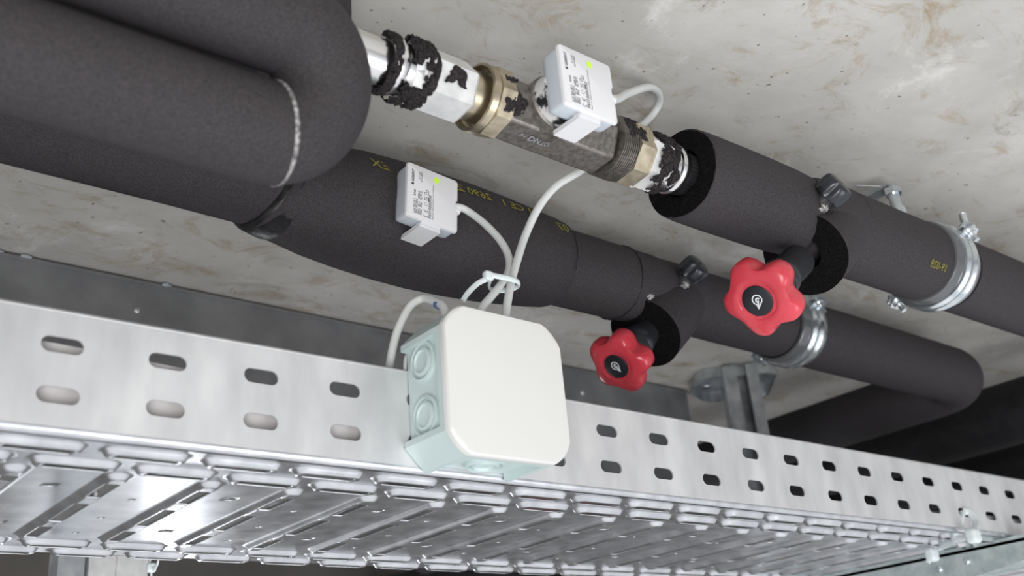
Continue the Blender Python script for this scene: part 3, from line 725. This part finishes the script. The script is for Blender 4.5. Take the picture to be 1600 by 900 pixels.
def plug(center, n, label):
    c = Vector(center); n = Vector(n).normalized()
    t = thing('test_plug', tuple(c-n*.012), label, 'plug', 'dark test plugs on the valve tees')
    f_ = lambda th, t_: 1-  .13*(((1+math.cos(6*th))/2)**3 if -.0125 < t_ < -.0020 else 0)
    obj('cap', lathe([(-.0145, .0100), (-.0140, .0115), (-.0120, .0122), (-.0100, .0122), (-.0060, .0122), (-.0025, .0118), (-.0008, .0105), (0, .0088), (0, .0016), (-.002, .0016), (-.002, .0002)], c, n, 72, shape=f_), 'cap_plastic', t, 40)
    obj('stem', lathe([(0, .0075), (.014, .0075), (.0142, .009), (.017, .009)], c-n*.027, n, 24), 'rubber', t, 40)
    for k in range(3):
        crumb(tuple(c-n*.016+Vector((.002*k-.004, .001*k, -.009+.001*k))), (-.2, -.7, -.5), .0035, t, 'glue_spot', 'glue', 3+k*2.3)
    return t
plug((.4830, -.1335, .2045), (.15, -.90, .42), 'faceted dark test plug above the tee of the upper insulated pipe')
plug((.5190, .0300, .2175), (.15, -.90, .42), 'faceted dark test plug on the lower insulated pipe')

# ================================================================== JUNCTION BOX
jb = thing('junction_box', (.2305, -.02, .0425), 'pale green junction box with white lid fixed on the tray side', 'junction box')
bx0, bx1, bz0, bz1 = .187, .274, -.0005, .0862
def cham(x0, x1, z0, z1, c, r=.25):
    pts = []
    for (cx, cz, sx, sz) in ((x1, z1, 1, 1), (x0, z1, -1, 1), (x0, z0, -1, -1), (x1, z0, 1, -1)):
        a = (cx, cz-sz*c); b = (cx-sx*c, cz)
        seq = [a, b] if sx*sz > 0 else [b, a]
        # soft corners
        A0, B0 = seq
        ctrl = (cx-sx*c*.30, cz-sz*c*.30)
        for k in range(7):
            t_ = k/6; q = [(1-t_)**2*A0[i]+2*t_*(1-t_)*ctrl[i]+t_*t_*B0[i] for i in (0, 1)]; pts.append(tuple(q))
    return pts
ringy = lambda pts, y: [(a, y, b) for a, b in pts]
co = lambda ins, c=.0135: cham(bx0+ins, bx1-ins, bz0+ins, bz1-ins, c)
obj('lid', loft([ringy(co(.0022), -.0450), ringy(co(.0010), -.0448), ringy(co(.0002), -.0438), ringy(co(0), -.0425), ringy(co(0), -.0402)]), 'lid_white', jb, 35)
# body: chamfered outline with recessed sides between the corner posts
def bodyring(y, rec, ins=.0004, c=.0125, post=.0035):
    x0, x1, z0, z1 = bx0+ins, bx1-ins, bz0+ins, bz1-ins
    p = post
    return [(a, y, b) for a, b in [
        (x1, z0+c), (x1, z0+c+p), (x1-rec, z0+c+p+.0004), (x1-rec, z1-c-p-.0004), (x1, z1-c-p), (x1, z1-c),
        (x1-c, z1), (x1-c-p, z1), (x1-c-p-.0004, z1-rec), (x0+c+p+.0004, z1-rec), (x0+c+p, z1), (x0+c, z1),
        (x0, z1-c), (x0, z1-c-p), (x0+rec, z1-c-p-.0004), (x0+rec, z0+c+p+.0004), (x0, z0+c+p), (x0, z0+c),
        (x0+c, z0), (x0+c+p, z0), (x0+c+p+.0004, z0+rec), (x1-c-p-.0004, z0+rec), (x1-c-p, z0), (x1-c, z0)]]
obj('housing', loft([bodyring(-.0402, .0), bodyring(-.0352, .0), bodyring(-.0340, .0040), bodyring(-.0012, .0046)], True, True), 'box_green', jb, 30)
def knock(org, ax_):
    pr = [(-.0005, .0122), (.0020, .0118), (.0024, .0104), (.0004, .0098), (.0004, .0088), (.0024, .0082), (.0028, .0066), (.0016, .0060), (.0012, .0), ]
    obj('membrane', lathe(pr[:-1]+[(.0012, .0005)], org, ax_, 44), 'box_green', jb, 40)
for z in (.0270, .0590):
    knock((bx0+.0048, -.0180, z), (-1, 0, 0)); knock((bx1-.0048, -.0180, z), (1, 0, 0))
for z, s_ in ((bz0+.0046, -1), (bz1-.0046, 1)):
    knock((.2300, -.0180, z), (0, 0, s_))

# ================================================================== CABLES
def cable(pts, r, name, label, mat='cable_white', group=None, parent=None):
    o = obj(name, tube(catmull(pts, 10), r, 16), mat, parent, 80)
    return tag(o, label, 'cable', group) if parent is None else o
c1 = [(.2500, .024, .1950), (.2580, .0225, .1960), (.2645, .020, .1925), (.2702, .012, .1815), (.2745, .003, .1665), (.2745, -.004, .1515), (.2680, -.010, .1362), (.2549, -.015, .1208), (.2445, -.018, .1100), (.2340, -.020, .0980), (.2300, -.021, .0830)]
cable(c1, .0026, 'sensor_cable', 'short white cable from the lower pipe sensor into the junction box')
c2 = [(.2560, -.125, .1990), (.2640, -.122, .2030), (.2800, -.113, .2140), (.3060, -.101, .2350), (.3430, -.088, .2610), (.3700, -.074, .2735), (.3800, -.063, .2720), (.3720, -.054, .2600), (.3479, -.045, .2401), (.3173, -.040, .2123), (.3010, -.030, .1999), (.2924, -.020, .1865), (.2850, -.012, .1674), (.2760, -.012, .1480), (.2654, -.015, .1266), (.2545, -.020, .1020), (.2500, -.021, .0830)]
cable(c2, .0027, 'sensor_cable', 'long white cable looping behind the valve down into the junction box')
c3 = [(.2045, -.024, .0840), (.2075, -.018, .0960), (.2079, -.010, .1025), (.2068, .0, .1083), (.2011, .005, .1052), (.1957, .008, .0952), (.1927, .012, .0837), (.1905, .016, .0664), (.189, .020, .045), (.186, .03, .012)]
cable(c3, .0026, 'bus_cable', 'white cable arching from the box top down inside the tray')
obj('blue_mark', lathe([(0, .00266), (.0035, .00266)], Vector((.20755, -.0145, .0985)), Vector((.001, .01, .0075)), 16), 'blue_print', bpy.data.objects['bus_cable'], 40)
cable([(.193, .004, .012), (.1945, .005, .0647), (.198, .004, .0715), (.2030, .0035, .078), (.206, .004, .070), (.205, .008, .03)], .0013, 'thin_cable', 'thin white cable rising from the tray behind the box edge')

# ================================================================== CABLE TIES
def tie(loop, r, head, tail, label, sz=1., headn=(0, -1, 0)):
    t = thing('cable_tie', tuple(head), label, 'cable tie', 'white plastic cable ties')
    lp_ = catmull(loop+[loop[0]], 8)
    obj('strap', tube(lp_, r, 10, flat=(1.0, .45)), 'tie_plastic', t, 60)
    hx, hy, hz_ = head; s = .0034*sz
    o = obj('head', box(hx-s, hx+s, hy-s*.8, hy+s*.8, hz_-s, hz_+s), 'tie_plastic', t, 0); bevel(o, s*.6, 4)
    if tail: obj('tail', tube(catmull(tail, 8), r*.9, 10, flat=(1.0, .45)), 'tie_plastic', t, 60)
    return t
tie([(.2462, -.0185, .1255), (.256, -.023, .1235), (.266, -.021, .1240), (.2705, -.014, .1245), (.264, -.008, .1230), (.252, -.009, .1215)], .0019, (.2452, -.0165, .1252), [(.2455, -.0165, .1240), (.2380, -.015, .1195), (.2290, -.016, .1110), (.2235, -.017, .1040)], 'clear white cable tie bundling the two sensor cables above the box')
tie([(.1524, .2655, .004), (.1524, .272, .002), (.1524, .273, -.006), (.1524, .262, -.0075), (.1524, .258, -.002)], .0016, (.1524, .2700, -.0065), [(.1524, .2700, -.009), (.1535, .2705, -.020), (.1520, .2715, -.034)], 'white cable tie hanging from the far tray edge at lower left', 1.)
tie([(.7975, -.001, .0185), (.8010, -.0060, .0165), (.7990, -.0100, .0075), (.7900, -.0110, -.0010), (.7860, -.0060, -.0060), (.790, .010, -.0042), (.7925, .002, .008)], .0034, (.7860, -.0105, -.0065), None, 'white cable tie through a side slot near the right end', 2.0)
tie([(.8250, .046, -.0050), (.8100, .030, -.0062), (.7950, .016, -.0066), (.7880, .008, -.0060), (.800, .022, -.0050), (.815, .038, -.0044)], .0026, (.8290, .0560, -.0090), [(.8320, .060, -.0110), (.8290, .062, -.0150)], 'white cable tie under the tray bottom beside the support arm', 1.9)

# flat pale conduit and cable lying inside the tray, seen through the side slots
tr = obj('flat_conduit', prism([(-.38, .0004), (.19, .0004), (.20, .034), (.16, .0385), (.0, .0455), (-.38, .050)], ((0, .0075, 0), (1, 0, 0), (0, 0, 1), (0, 1, 0)), .012), 'conduit_grey', None, 0)
tag(tr, 'pale grey flat conduit inside the tray showing through the left side slots', 'conduit')
cable([(.74, .016, .0145), (.85, .010, .016), (.95, .012, .0165), (1.05, .010, .016), (1.3, .012, .016)], .0052, 'tray_cable', 'white cable inside the tray showing through the slots at the right end')
